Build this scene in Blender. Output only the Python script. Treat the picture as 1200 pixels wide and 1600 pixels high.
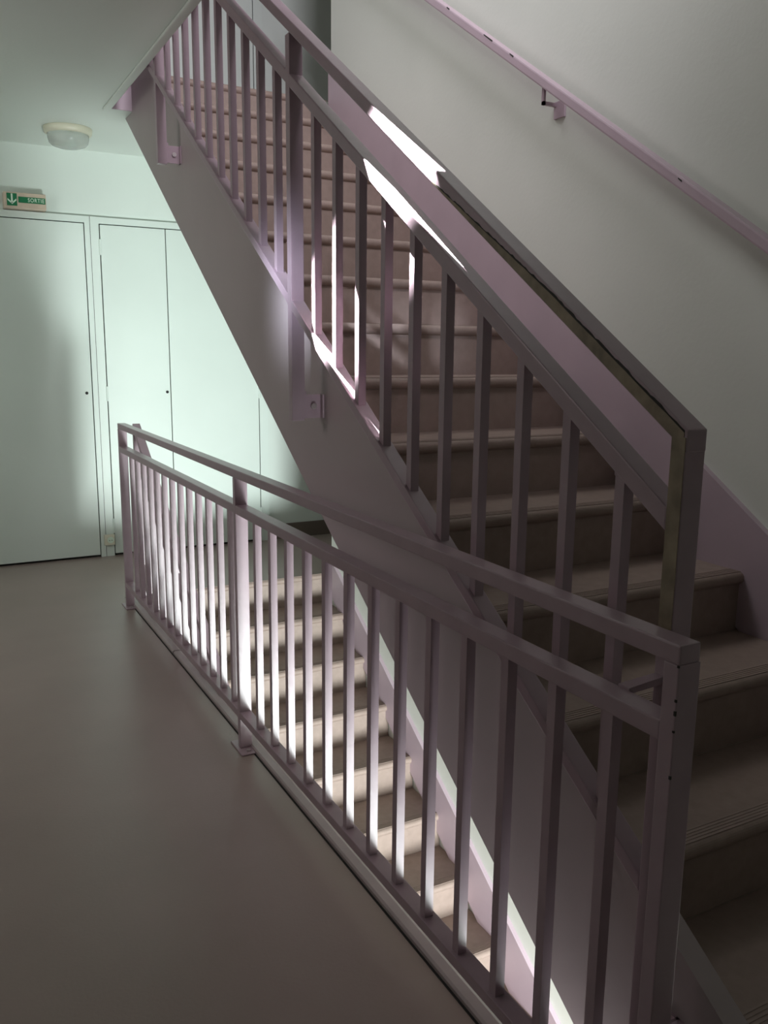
import bpy, bmesh, math, random
from mathutils import Vector, Matrix
random.seed(4)
C = bpy.context.scene.collection
for o in list(bpy.data.objects): bpy.data.objects.remove(o)

# ------------------------------------------------------------------ camera
F, ZC = 1339.79, 1.3807
fwd = Vector((0.46522297, 0.86513676, -0.18736588)).normalized()
rgt = Vector((0.8816155, -0.47185618, 0.01028815)); rgt = (rgt - fwd*rgt.dot(fwd)).normalized()
upv = rgt.cross(fwd)
cd = bpy.data.cameras.new('camera'); cam = bpy.data.objects.new('camera', cd); C.objects.link(cam)
cam.matrix_world = Matrix(((rgt.x, upv.x, -fwd.x, 0), (rgt.y, upv.y, -fwd.y, 0), (rgt.z, upv.z, -fwd.z, ZC), (0, 0, 0, 1)))
cd.sensor_fit = 'VERTICAL'; cd.sensor_height = 32; cd.lens = F/1600*32; cd.clip_start = .05
bpy.context.scene.camera = cam

# ------------------------------------------------------------------ exposure, world, lights
vs = bpy.context.scene.view_settings
vs.view_transform = 'Standard'; vs.look = 'None'; vs.gamma = 1; vs.use_curve_mapping = False; vs.exposure = -.06
wd = bpy.data.worlds.new('world'); bpy.context.scene.world = wd; wd.use_nodes = True
bg = wd.node_tree.nodes['Background']; bg.inputs[0].default_value = (.85, .80, .86, 1); bg.inputs[1].default_value = .012

def area(name, loc, aim, sx, sy, power, col, spread=180, up='Z'):
    l = bpy.data.lights.new(name, 'AREA'); l.shape = 'RECTANGLE'; l.size = sx; l.size_y = sy; l.energy = power; l.color = col
    l.spread = math.radians(spread)
    o = bpy.data.objects.new(name, l); C.objects.link(o); o.location = loc
    d = (Vector(aim)-Vector(loc)).normalized()
    o.rotation_euler = d.to_track_quat('-Z', 'Y').to_euler()
    return o
# daylight from the window of the lower half of the stairwell, behind and below the viewer
area('stairwell_window_light', (1.30, -.70, -1.50), (1.60, 4.2, -.70), 1.1, 1.1, 165, (.94, .99, 1.), 140)
area('far_wall_fill', (1.40, -.80, -1.30), (1.30, 5.8, 1.5), 1.2, .9, 26, (.84, 1., .93), 66)  # extra narrow lamp beside the window light, added to brighten the far wall
# daylight of the upper storey falling down the open well on the right wall
area('upper_storey_window_light', (.4, 3.7, 4.95), (2.15, 2.3, 2.2), 1.4, 1.0, 19, (1., 1., 1.), 130)
area('upper_flight_fill', (1.2, 1.1, 4.35), (1.3, 5.4, 2.6), .8, .6, 28, (.98, .92, 1.), 105)  # added fill hung in the well, lifts upper doors, risers and rail tops
# faint daylight from the left of the landing
area('landing_side_light', (-1.55, 3.2, 1.9), (1.0, 3.3, .5), 1.2, 1.4, 8.2, (1., .84, .85), 150)
area('landing_far_fill', (-1.5, 3.9, 1.75), (.5, 5.7, 1.2), .9, 1.2, 9, (.93, 1., .94), 150)  # added fill, lifts the left of the far wall and the floor there
# added narrow lamp, puts a weak bluish patch on the risers past the balustrade
area('riser_fill_patch', (-1.4, .95, 2.15), (1.42, 2.80, 1.46), .16, .22, .55, (.78, .85, 1.), 8)
# thin lamps added under the ceiling, standing in for sun raking the balustrade
def beam(M, t, wid, thick, power):
    l = bpy.data.lights.new('sun_standin', 'AREA'); l.shape = 'RECTANGLE'; l.size = wid; l.size_y = thick; l.energy = power; l.spread = math.radians(.6)
    l.color = (1, 1, 1)
    o = bpy.data.objects.new('sun_standin', l); C.objects.link(o)
    d = Vector((.08, -.50, -.86)).normalized(); pos = Vector(M) - d*t
    along = Vector((0, .86, -.50)); along = (along - d*along.dot(d)).normalized()
    zax = -d; yax = zax.cross(along)
    o.matrix_world = Matrix(((along.x, yax.x, zax.x, pos.x), (along.y, yax.y, zax.y, pos.y), (along.z, yax.z, zax.z, pos.z), (0, 0, 0, 1)))
beam((.966, 1.765, 1.80), .78, .24, .022, 4)
beam((.975, 2.10, 1.47), 1.08, .27, .026, 9)

# ------------------------------------------------------------------ dimensions
R, T, N = .1836, .2774, 15
H = N*R; YT = 4.7275; SL = R/T
XG, XB, XE, XS, W = .8844, .966, .955, 1.065, 2.148
YW, HC = 5.789, 2.555
YE = 4.745                                    # slab edge across the stairwell
def nose_z(y): return H-(YT-y)*SL             # nosing line of the rising flight

# ------------------------------------------------------------------ materials
def mat(name, col, rough=.5, metal=0, noise=None, bump=None, spec=.5, ramp=None):
    m = bpy.data.materials.new(name); m.use_nodes = True; nt = m.node_tree; b = nt.nodes['Principled BSDF']
    b.inputs['Base Color'].default_value = (*col, 1); b.inputs['Roughness'].default_value = rough; b.inputs['Metallic'].default_value = metal
    b.inputs['Specular IOR Level'].default_value = spec
    tc = nt.nodes.new('ShaderNodeTexCoord')
    if noise:
        sc, amt, det = noise
        n = nt.nodes.new('ShaderNodeTexNoise'); n.inputs['Scale'].default_value = sc; n.inputs['Detail'].default_value = det
        nt.links.new(tc.outputs['Object'], n.inputs['Vector'])
        r = nt.nodes.new('ShaderNodeValToRGB'); r.color_ramp.elements[0].position = .3; r.color_ramp.elements[1].position = .7
        r.color_ramp.elements[0].color = (*[c*(1-amt) for c in col], 1); r.color_ramp.elements[1].color = (*[min(1, c*(1+amt)) for c in col], 1)
        nt.links.new(n.outputs['Fac'], r.inputs['Fac']); nt.links.new(r.outputs['Color'], b.inputs['Base Color'])
    if bump:
        sc, st = bump
        n2 = nt.nodes.new('ShaderNodeTexNoise'); n2.inputs['Scale'].default_value = sc; n2.inputs['Detail'].default_value = 3
        nt.links.new(tc.outputs['Object'], n2.inputs['Vector'])
        bp = nt.nodes.new('ShaderNodeBump'); bp.inputs['Strength'].default_value = st; bp.inputs['Distance'].default_value = .002
        nt.links.new(n2.outputs['Fac'], bp.inputs['Height']); nt.links.new(bp.outputs['Normal'], b.inputs['Normal'])
    return m
M_wall = mat('mint_wall_paint', (.74, .77, .71), .55, noise=(1.7, .03, 4), bump=(60, .25))
M_ceil = mat('ceiling_paint', (.78, .84, .79), .6, bump=(80, .2))
M_far = mat('pale_mint_wall_paint', (.72, .79, .74), .55, noise=(1.7, .02, 4), bump=(60, .2))
M_door = mat('mint_door_paint', (.72, .80, .75), .42, noise=(2.2, .02, 3), bump=(9, .12))
M_rail = mat('mauve_railing_paint', (.405, .305, .35), .30, noise=(14, .05, 4), bump=(45, .2))
M_skirt = mat('mauve_skirting_paint', (.53, .42, .48), .42, noise=(5, .04, 3), bump=(30, .2))
M_string = mat('mauve_stringer_paint', (.41, .35, .355), .5, noise=(2.5, .04, 4), bump=(30, .25))
M_step = mat('taupe_stair_lino', (.30, .228, .195), .5, noise=(30, .08, 5), bump=(90, .2))
M_nose = mat('ribbed_nosing_rubber', (.32, .245, .21), .45, noise=(40, .06, 3))
M_floor = mat('taupe_landing_lino', (.34, .268, .243), .33, noise=(2.2, .07, 8), bump=(110, .15))
M_dark = mat('dark_gap', (.02, .02, .018), .8)
M_base = mat('brown_baseboard_paint', (.15, .12, .10), .5)
M_wear = mat('bare_olive_metal', (.29, .235, .165), .6, noise=(25, .3, 5))
M_chip = mat('chipped_dark_primer', (.02, .02, .016), .7)
M_cream = mat('cream_plastic', (.72, .70, .56), .4)
M_beige = mat('faded_sign_plastic', (.62, .50, .40), .45, noise=(18, .08, 2))
M_green = mat('sign_green', (.01, .17, .07), .4)
M_signwhite = mat('sign_white', (.72, .85, .72), .5)
M_steel = mat('bolt_steel', (.55, .5, .5), .35, .6)
M_trim = mat('edge_strip_paint', (.40, .34, .34), .45, noise=(8, .06, 3))
def glass():
    m = bpy.data.materials.new('ribbed_globe_glass'); m.use_nodes = True; nt = m.node_tree; b = nt.nodes['Principled BSDF']
    b.inputs['Base Color'].default_value = (.82, .88, .86, 1); b.inputs['Roughness'].default_value = .22
    b.inputs['Transmission Weight'].default_value = .55; b.inputs['IOR'].default_value = 1.3
    tc = nt.nodes.new('ShaderNodeTexCoord'); w = nt.nodes.new('ShaderNodeTexVoronoi'); w.inputs['Scale'].default_value = 40
    nt.links.new(tc.outputs['Object'], w.inputs['Vector']); bp = nt.nodes.new('ShaderNodeBump'); bp.inputs['Strength'].default_value = .3; bp.inputs['Distance'].default_value = .003
    nt.links.new(w.outputs['Distance'], bp.inputs['Height']); nt.links.new(bp.outputs['Normal'], b.inputs['Normal'])
    return m
M_glass = glass()

# ------------------------------------------------------------------ helpers
def hexa(bm, v):                               # v: 4 bottom then 4 top, counter-clockwise
    vs_ = [bm.verts.new(p) for p in v]
    for f in ((3, 2, 1, 0), (4, 5, 6, 7), (0, 1, 5, 4), (1, 2, 6, 5), (2, 3, 7, 6), (3, 0, 4, 7)): bm.faces.new([vs_[i] for i in f])
def box(bm, x0, x1, y0, y1, z0, z1):
    hexa(bm, [(x0, y0, z0), (x1, y0, z0), (x1, y1, z0), (x0, y1, z0), (x0, y0, z1), (x1, y0, z1), (x1, y1, z1), (x0, y1, z1)])
def slab(bm, x0, x1, y0, y1, za0, za1, zb0, zb1):     # bar running in y, bottom/top height at y0 and at y1
    hexa(bm, [(x0, y0, za0), (x1, y0, za0), (x1, y1, zb0), (x0, y1, zb0), (x0, y0, za1), (x1, y0, za1), (x1, y1, zb1), (x0, y1, zb1)])
def bevel(bm, off=.003, seg=2):
    bmesh.ops.bevel(bm, geom=bm.edges[:], offset=off, segments=seg, affect='EDGES', profile=.6)
def prism(bm, prof, x0, x1):                  # profile in (y,z), extruded along x
    a = [bm.verts.new((x0, y, z)) for y, z in prof]; b = [bm.verts.new((x1, y, z)) for y, z in prof]
    n = len(prof); bm.faces.new(a); bm.faces.new(b[::-1])
    for i in range(n): bm.faces.new((a[i], b[i], b[(i+1) % n], a[(i+1) % n]))
def lathe(bm, prof, c, seg=40, sx=1, sy=1):   # profile (r,z)
    rings = []
    for r_, z in prof:
        rings.append([bm.verts.new((c[0]+sx*r_*math.cos(2*math.pi*i/seg), c[1]+sy*r_*math.sin(2*math.pi*i/seg), c[2]+z)) for i in range(seg)])
    for a, b in zip(rings, rings[1:]):
        for i in range(seg): bm.faces.new((a[i], a[(i+1) % seg], b[(i+1) % seg], b[i]))
    bm.faces.new(rings[0][::-1]); bm.faces.new(rings[-1])
def link(name, bm, m, parent=None, smooth=False):
    bmesh.ops.recalc_face_normals(bm, faces=bm.faces[:])
    me = bpy.data.meshes.new(name); bm.to_mesh(me); bm.free(); me.materials.append(m)
    if smooth:
        for p in me.polygons: p.use_smooth = True
    o = bpy.data.objects.new(name, me); C.objects.link(o)
    if parent:
        o.parent = parent
        # shapes are written in world coordinates: undo the offset of the parents
        q, off = parent, Vector((0, 0, 0))
        while q: off += q.location; q = q.parent
        me.transform(Matrix.Translation(-off))
    return o
def struct(name, bm, m):
    o = link(name, bm, m); o['kind'] = 'structure'; return o
def thing(name, loc, label, cat, group=None):
    o = bpy.data.objects.new(name, None); C.objects.link(o); o.location = loc; o.empty_display_size = .1
    o['label'] = label; o['category'] = cat
    if group: o['group'] = group
    return o
def B(): return bmesh.new()
def one(fn, *a, bev=0):
    bm = B(); fn(bm, *a)
    if bev: bevel(bm, bev)
    return bm

# ------------------------------------------------------------------ the building
XL, YN = -1.7, -1.6                            # left wall and near wall
YB = .555                                      # near edge of the stairwell
# the landing floor wraps round the stairwell
bm = B(); box(bm, XL, XE, YN, YW, -.20, 0); box(bm, XE, 3.6, YE, YW, -.20, 0); box(bm, XE, W, YN, YB, -.20, 0); struct('floor', bm, M_floor)
bm = B(); box(bm, XL, 3.6, YN, YW, -H-.2, -H); o = struct('floor', bm, M_floor)
bm = B(); box(bm, XL, XE, YN, YW, HC, H-.004); box(bm, XE, 3.6, YE, YW, HC, H-.004); struct('ceiling', bm, M_ceil)
bm = B(); box(bm, XL, XE, YN, YW, H-.004, H); box(bm, XE, 3.6, YE, YW, H-.004, H); struct('floor', bm, M_floor)
bm = B(); box(bm, XL, 3.6, YN, YW, 2*H-.2, 2*H-.05); struct('ceiling', bm, M_ceil)
struct('wall_right', one(box, W, W+.18, YN, 4.668, -H, 2*H-.2), M_wall)
struct('wall_far', one(box, XL, 3.6, YW, YW+.15, -H, 2*H-.2), M_far)
struct('wall_left', one(box, XL-.15, XL, YN, YW, -H, 2*H-.2), M_wall)
struct('wall_near', one(box, XL, W, YN-.15, YN, -H, 2*H-.2), M_wall)
struct('wall_side', one(box, 3.6, 3.75, 4.0, YW, -H, 2*H-.2), M_wall)
# painted fascias of the slab edges round the well
struct('trim_1', one(box, XE, XE+.006, YB, YE, HC+.003, H), M_skirt)
struct('trim_2', one(box, XE+.006, W+.4, YE-.006, YE, HC+.001, H-.02), M_skirt)
struct('trim_3', one(box, XE, XE+.006, YB, YE, -.2, -.002), M_skirt)
struct('trim_4', one(box, XE+.006, W, YE-.006, YE, -.2, -.02), M_skirt)
# lip along the ceiling edge
bm = B(); box(bm, XE-.035, XE, YB, YE, HC-.012, HC); bevel(bm, .005); struct('trim_5', bm, M_ceil)
# edge strip on the landing floor under the guard rail, in two lengths
def edge_strip(n, y0, y1):
    bm = B(); prism_pts = [(XE-.034, 0), (XE-.034, .010), (XE-.029, .015), (XE-.006, .015), (XE+.004, .010), (XE+.008, -.03), (XE+.0065, -.03)]
    a = [bm.verts.new((x, y0, z)) for x, z in prism_pts]; b = [bm.verts.new((x, y1, z)) for x, z in prism_pts]
    bm.faces.new(a); bm.faces.new(b[::-1])
    for i in range(len(a)): bm.faces.new((a[i], b[i], b[(i+1) % len(a)], a[(i+1) % len(a)]))
    struct('trim_%d' % n, bm, M_trim)
edge_strip(6, YB, 3.725); edge_strip(7, 3.735, YE)
# chrome-dull joint gap beside the strip
struct('trim_8', one(box, XE-.040, XE-.0345, YB, YE, -.001, .0012), M_dark)
struct('baseboard_far', one(box, 2.162, 3.6, YW-.012, YW, 0, .11, bev=.003), M_base)
struct('baseboard_right', one(box, W, W+.18, 4.668, 4.680, 0, .11, bev=.003), M_base)

# ------------------------------------------------------------------ cupboard doors of the far wall, both storeys
def cupboards(z0, first, tn):
    fy = YW-.022
    bm = B()
    box(bm, XL, 2.157, fy, YW, z0+2.127, z0+2.166); box(bm, .974, 1.060, fy, YW, z0, z0+2.127); box(bm, 2.097, 2.157, fy, YW, z0, z0+2.127); box(bm, -.02, .032, fy, YW, z0, z0+2.127)
    struct('trim_%d' % tn, bm, M_door)
    bm = B(); box(bm, 1.006, 1.0085, fy-.001, fy, z0, z0+2.166); box(bm, .034, 2.095, YW-.004, YW-.001, z0+.001, z0+.02); struct('trim_%d' % (tn+1), bm, M_dark)
    for i, (x0, x1, kx, hx) in enumerate(((.036, .968, .935, None), (1.066, 1.4715, 1.450, 1.062), (1.4765, 2.091, None, 2.095))):
        d = struct('door_%d' % (first+i), one(box, x0, x1, fy-.003, YW-.005, z0+.016, z0+2.121, bev=.0025), M_door)
        bm = B(); box(bm, x0-.0045, x0-.0005, YW-.012, YW-.004, z0+.016, z0+2.124); box(bm, x1+.0005, x1+.0045, YW-.012, YW-.004, z0+.016, z0+2.124)
        box(bm, x0-.0045, x1+.0045, YW-.012, YW-.004, z0+2.1215, z0+2.126); link('door_gap', bm, M_dark, d)
        if kx:
            bm = B(); bmesh.ops.create_cone(bm, cap_ends=True, segments=20, radius1=.0095, radius2=.0095, depth=.004, matrix=Matrix.Translation((kx, fy-.004, z0+1.081)) @ Matrix.Rotation(math.pi/2, 4, 'X'))
            link('keyhole', bm, M_dark, d)
        if hx:
            for hz in (.205, 1.075, 1.985):
                bm = B(); bmesh.ops.create_cone(bm, cap_ends=True, segments=14, radius1=.0065, radius2=.0065, depth=.095, matrix=Matrix.Translation((hx, fy-.005, z0+hz)))
                link('hinge', bm, M_door, d)
cupboards(0, 1, 9); cupboards(H, 4, 11)

# ------------------------------------------------------------------ staircases
def staircase(zoff, label):
    t = thing('staircase', (1.6, YT-N*T, zoff), label, 'staircase')
    rr = .019
    for k in range(N):
        z = zoff+H-k*R; y = YT-k*T
        arc = [(y+rr-rr*math.cos(a), z-rr+rr*math.sin(a)) for a in [math.radians(d) for d in range(-90, 91, 15)]]
        if k == 0: prof = [(y+.016-.006, z-R), (y+.010, z-2*rr)] + arc[1:] + [(YE-.007, z), (YE-.007, z-R)]
        else: prof = [(y+.016, z-R), (y+.016, z-2*rr)] + arc[1:] + [(y+T+.0155, z), (y+T+.0155, z-R-.015), (y+.045, z-R-.015)]
        bm = B(); prism(bm, prof, XS+.045, W-.004); s = link('step', bm, M_step, t)
        # ribbed nosing strip
        bm = B(); e = .0012
        for j in range(5):
            box(bm, XS+.048, W-.006, y+.014+j*.009, y+.019+j*.009, z-.0004, z+e) if k else None
        if k:
            link('nosing', bm, M_nose, s)
        else: bm.free()
    y0, y1 = YT-N*T+.02, YE
    # waist slab under the steps
    bm = B()
    za = lambda y: zoff+nose_z(y)
    yl = YT-N*T+.016
    zb = -.350
    # underside meets the ceiling, steps cut out above
    bm2 = B(); prism(bm2, [(yl+.03, za(yl+.03)-.205), (YE-.010, za(YE-.01)-.205), (YE-.010, za(YE)+zb), (yl+.03, za(yl+.03)+zb)], XS+.046, W-.005); link('waist_slab', bm2, M_wall, t)
    bm.free()
    # side stringer
    bm = B(); yf = 4.78
    prism(bm, [(yl-.12, za(yl-.12)+.155), (YE-.008, za(YE-.008)+.165), (YE-.008, zoff+HC-.001), (4.90, zoff+HC-.001), (yl-.12, max(zoff-10, za(yl-.12)-.350))], XS, XS+.045); link('stringer', bm, M_string, t)
    # wall skirting that follows the steps
    bm = B(); prism(bm, [(yl-.35, za(yl-.35)+.17), (4.66, za(4.66)+.17), (4.66, za(4.66)-.05), (yl-.35, za(yl-.35)-.25)], W-.022, W-.0005); link('skirting', bm, M_skirt, t)
    return t
staircase(0, 'brown flight of stairs rising from the landing to the upper floor')
staircase(-H, 'brightly lit lower flight of stairs seen between the balusters of the guard rail')

# ------------------------------------------------------------------ railings
def base_plate(post, x, y):
    bm = B(); box(bm, x-.012, x+.048, y-.062, y+.062, .0, .006); bevel(bm, .0015, 1)
    pl = link('base_plate', bm, M_rail, post)
    for dy in (-.042, .042):
        bm = B(); bmesh.ops.create_cone(bm, cap_ends=True, segments=6, radius1=.008, radius2=.008, depth=.007, matrix=Matrix.Translation((x+.018, y+dy, .0095)))
        link('bolt', bm, M_steel, post)

def guard():
    t = thing('guard_rail', (XG+.02, 2.7, 0), 'mauve painted metal guard rail along the edge of the landing floor', 'railing', None)
    y0, y1 = .788, 4.572
    link('handrail', one(box, XG, XG+.040, y0, y1, .958, .9866, bev=.003), M_rail, t)
    link('mid_rail', one(box, XG, XG+.040, y0+.026, y1-.022, .838, .868, bev=.003), M_rail, t)
    link('bottom_rail', one(box, XG, XG+.040, y0+.026, y1-.022, .114, .140, bev=.002), M_rail, t)
    for y, d in ((.788, .027), (2.680, .024), (4.548, .024)):
        p = link('post', one(box, XG-.0005, XG+.0425, y, y+d, .006 if True else 0, .958, bev=.002), M_rail, t)
        base_plate(p, XG, y+d/2)
    ys = [.937+.1335*i for i in range(13)] + [2.800+.1303*i for i in range(13)]
    for y in ys:
        link('baluster', one(box, XG+.009, XG+.030, y-.021, y, .139, .839), M_rail, t)
    for x0, x1, z, hh in ((XG-.0012, XG+.0015, .885, .007), (XG-.0012, XG+.001, .905, .004), (XG-.0012, XG+.001, .86, .003), (XG-.0012, XG+.0015, .79, .005), (XG-.0012, XG+.001, .955, .003)):
        link('paint_chip', one(box, x0, x1, .7873, .7905, z, z+hh), M_chip, t)
    # flat tie to the stair railing
    bm = B(); hexa(bm, [(XG+.038, .915, .862), (XB+.004, .884, .884), (XB+.004, .902, .884), (XG+.038, .938, .862), (XG+.038, .915, .872), (XB+.004, .884, .896), (XB+.004, .902, .896), (XG+.038, .938, .872)])
    link('tie_bar', bm, M_rail, t)
    return t
guard()

def stair_rail(zoff, label):
    t = thing('stair_railing', (XB+.02, 2.4, zoff+nose_z(2.4)), label, 'railing', None)
    za = lambda y: zoff+nose_z(y)
    def bar(name, h0, h1, ya, yb, e0=0, e1=0, x0=XB, x1=XB+.040):
        bm = B(); slab(bm, x0, x1, ya, yb, za(ya)+h0+e0, za(ya)+h1+e0, za(yb)+h0+e1, za(yb)+h1+e1); bevel(bm, .003); return link(name, bm, M_rail, t)
    y0, y1 = .878, 4.60
    hr = bar('handrail', 1.030, 1.064, y0, y1)
    bar('mid_rail', .890, .926, y0+.03, y1)
    bar('bottom_rail', .288, .318, y0+.03, y1)
    for y, d in ((.879, .029), (2.374, .030), (3.850, .030), (4.575, .025)):
        p = link('post', one(box, XB-.0005, XB+.0395, y, y+d, za(y)-.03, za(y)+1.032, bev=.002), M_rail, t)
        if y < 4.5:
            bm = B(); zz = za(y)-.028
            box(bm, XB+.0395, XB+.046, y+.004, y+d, zz+.005, zz+.085); box(bm, XB+.046, XS-.0002, y+.008, y+.014, zz+.005, zz+.075); box(bm, XS-.006, XS+.0002, y-.008, y+.036, zz+.005, zz+.075)
            link('bracket', bm, M_rail, p)
            bm = B(); bmesh.ops.create_cone(bm, cap_ends=True, segments=12, radius1=.009, radius2=.009, depth=.014, matrix=Matrix.Translation((XB+.070, y+.008, zz+.04)) @ Matrix.Rotation(math.pi/2, 4, 'X'))
            link('bolt', bm, M_steel, p)
    ys = [1.028+.1356*i for i in range(10)] + [2.529+.1340*i for i in range(10)] + [4.02+.134*i for i in range(4)]
    for y in ys:
        bm = B(); a, b = y-.021, y
        slab(bm, XB+.009, XB+.030, a, b, za(a)+.317, za(a)+.892, za(b)+.317, za(b)+.892); link('baluster', bm, M_rail, t)
    if zoff == 0:
        # worn band on the landing-side face of the hand rail, paint flaked off with a ragged dark edge
        def strip(name, m, h0, h1, jag, th, ya, yb, n):
            bm = B(); lo, up = [], []
            for i in range(n+1):
                y = ya+(yb-ya)*i/n
                j = random.uniform(-jag, jag)
                grow = min(1, (yb-y)/(yb-ya)*1.6+.12)
                lo.append((y, za(y)+h0)); up.append((y, za(y)+h0+(h1-h0)*grow*1.0+j))
            pts = lo+up[::-1]
            prism(bm, pts, XB-th, XB+.002); link(name, bm, m, t)
        strip('chipped_edge', M_chip, 1.034, 1.0600, .0016, .0006, .884, 1.60, 90)
        strip('bare_band', M_wear, 1.033, 1.0560, .0006, .0010, .884, 1.60, 40)
        bm = B(); box(bm, XB-.0012, XB+.001, .8805, .9065, za(.879)+.74, za(.879)+1.052)
        link('bare_patch', bm, M_wear, t)
    return t
stair_rail(0, 'mauve metal stair railing rising beside the upper flight, worn paint on its lower end')
stair_rail(-H, 'lower stair railing slanting down behind the balusters of the guard rail')

# wall handrail
def wall_rail():
    t = thing('wall_handrail', (W-.06, 2.65, nose_z(2.65)+.95), 'mauve handrail fixed on brackets to the pale right wall above the stairs', 'handrail')
    bm = B(); ya, yb = .3, 4.6
    slab(bm, W-.085, W-.045, ya, yb, nose_z(ya)+.935, nose_z(ya)+.975, nose_z(yb)+.905, nose_z(yb)+.945); bevel(bm, .006)
    link('rail', bm, M_skirt, t)
    for y in (1.25, 2.66, 4.0):
        z = nose_z(y)+.918
        bm = B(); box(bm, W-.009, W, y-.03, y+.03, z-.088, z-.028); bevel(bm, .002); br = link('bracket', bm, M_skirt, t)
        bm = B(); box(bm, W-.070, W-.005, y+.014, y+.026, z-.046, z-.034); box(bm, W-.070, W-.060, y+.014, y+.026, z-.046, z+.020); link('bracket_arm', bm, M_rail, br)
    for (y, dy) in ((3.02, .03), (3.32, .01), (1.98, .008), (2.86, .012)):
        bm = B(); z = nose_z(y)+.952; slab(bm, W-.0856, W-.084, y-dy, y+dy, z-.003-dy*SL, z+.003-dy*SL, z-.001+dy*SL, z+.003+dy*SL)
        link('paint_chip', bm, M_chip, t)
wall_rail()

# ------------------------------------------------------------------ ceiling light
def lamp():
    cx, cy = .83, 5.27
    t = thing('ceiling_light', (cx, cy, HC), 'round cream ceiling light with a clear ribbed glass bowl, switched off', 'ceiling light')
    bm = B(); lathe(bm, [(.126, 0), (.129, -.004), (.125, -.030), (.113, -.036)], (cx, cy, HC), 48); link('base', bm, M_cream, t, True)
    bm = B(); lathe(bm, [(.110, -.034), (.109, -.056), (.104, -.076), (.090, -.092), (.056, -.103), (.015, -.107)], (cx, cy, HC), 48); link('glass_bowl', bm, M_glass, t, True)
    bm = B(); bmesh.ops.create_uvsphere(bm, u_segments=16, v_segments=10, radius=.026, matrix=Matrix.Translation((cx+.01, cy, HC-.062))); link('bulb', bm, M_signwhite, t, True)
lamp()

# ------------------------------------------------------------------ exit sign
def sign():
    yf = YW-.075; k = yf/YW
    def X(x): return x*k
    def Z(z): return ZC+(z-ZC)*k
    x0, x1, z0, z1 = X(.525), X(.762), Z(2.182), Z(2.274)
    t = thing('exit_sign', ((x0+x1)/2, YW, (z0+z1)/2), 'small beige exit sign box reading SORTIE beside a green arrow, above the leftmost cupboard door', 'exit sign')
    link('housing', one(box, x0, x1, yf, YW-.001, z0, z1, bev=.003), M_beige, t)
    w = x1-x0; h = z1-z0
    ax0, ax1, az0, az1 = x0+.017, x0+.073, z0+.014, z0+.084
    pn = link('arrow_panel', one(box, ax0, ax1, yf-.002, yf, az0, az1), M_green, t)
    bm = B(); c = (ax0+ax1)/2; y_ = yf-.0032
    def quad(pts):
        a = [bm.verts.new((x, y_, z)) for x, z in pts]; b = [bm.verts.new((x, yf-.0015, z)) for x, z in pts]
        bm.faces.new(a); bm.faces.new(b[::-1])
        for i in range(len(a)): bm.faces.new((a[i], b[i], b[(i+1) % len(a)], a[(i+1) % len(a)]))
    quad([(c-.0045, az0+.014), (c+.0045, az0+.014), (c+.0045, az1-.003), (c-.0045, az1-.003)])
    quad([(c, az0+.008), (c+.024, az0+.030), (c+.024, az0+.041), (c, az0+.019)])
    quad([(c, az0+.008), (c, az0+.019), (c-.024, az0+.041), (c-.024, az0+.030)])
    link('arrow', bm, M_signwhite, pn)
    tx0, tx1 = ax1+.007, x1-.004
    pn = link('text_panel', one(box, tx0, tx1, yf-.002, yf, z0+.034, z0+.068), M_green, t)
    fc = bpy.data.curves.new('lettering', 'FONT'); fc.body = 'SORTIE'; fc.size = .031; fc.extrude = .0006; fc.offset = .0003; fc.space_character = 1.18; fc.align_x = 'RIGHT'; fc.align_y = 'CENTER'
    o = bpy.data.objects.new('lettering', fc); C.objects.link(o); o.parent = pn; o.matrix_parent_inverse = Matrix(); 
    base = Vector(t.location); o.location = Vector((tx1-.006, yf-.0028, z0+.0505))-base; o.rotation_euler = (math.pi/2, 0, 0); o.scale = (.80, 1, 1)
    fc.materials.append(M_signwhite)
    bpy.context.view_layer.update()
    me = bpy.data.meshes.new_from_object(o.evaluated_get(bpy.context.evaluated_depsgraph_get()))
    q = bpy.data.objects.new('lettering', me); C.objects.link(q); q.parent = pn; q.location = o.location; q.rotation_euler = o.rotation_euler; q.scale = o.scale
    bpy.data.objects.remove(o); q.name = 'lettering'
sign()

# ------------------------------------------------------------------ power socket
def socket():
    y = YW-.022
    t = thing('power_socket', (1.03, y, .115), 'small white power socket on the cupboard frame near the floor', 'socket')
    link('plate', one(box, .994, 1.060, y-.028, y-.0015, .080, .150, bev=.004), M_cream, t)
    bm = B(); bmesh.ops.create_cone(bm, cap_ends=True, segments=28, radius1=.021, radius2=.021, depth=.004, matrix=Matrix.Translation((1.032, y-.029, .115)) @ Matrix.Rotation(math.pi/2, 4, 'X')); s = link('outlet', bm, M_signwhite, t)
    bm = B()
    for dx in (-.0075, .0075): bmesh.ops.create_cone(bm, cap_ends=True, segments=10, radius1=.0028, radius2=.0028, depth=.003, matrix=Matrix.Translation((1.032+dx, y-.0312, .113)) @ Matrix.Rotation(math.pi/2, 4, 'X'))
    link('pin_hole', bm, M_dark, s)
socket()
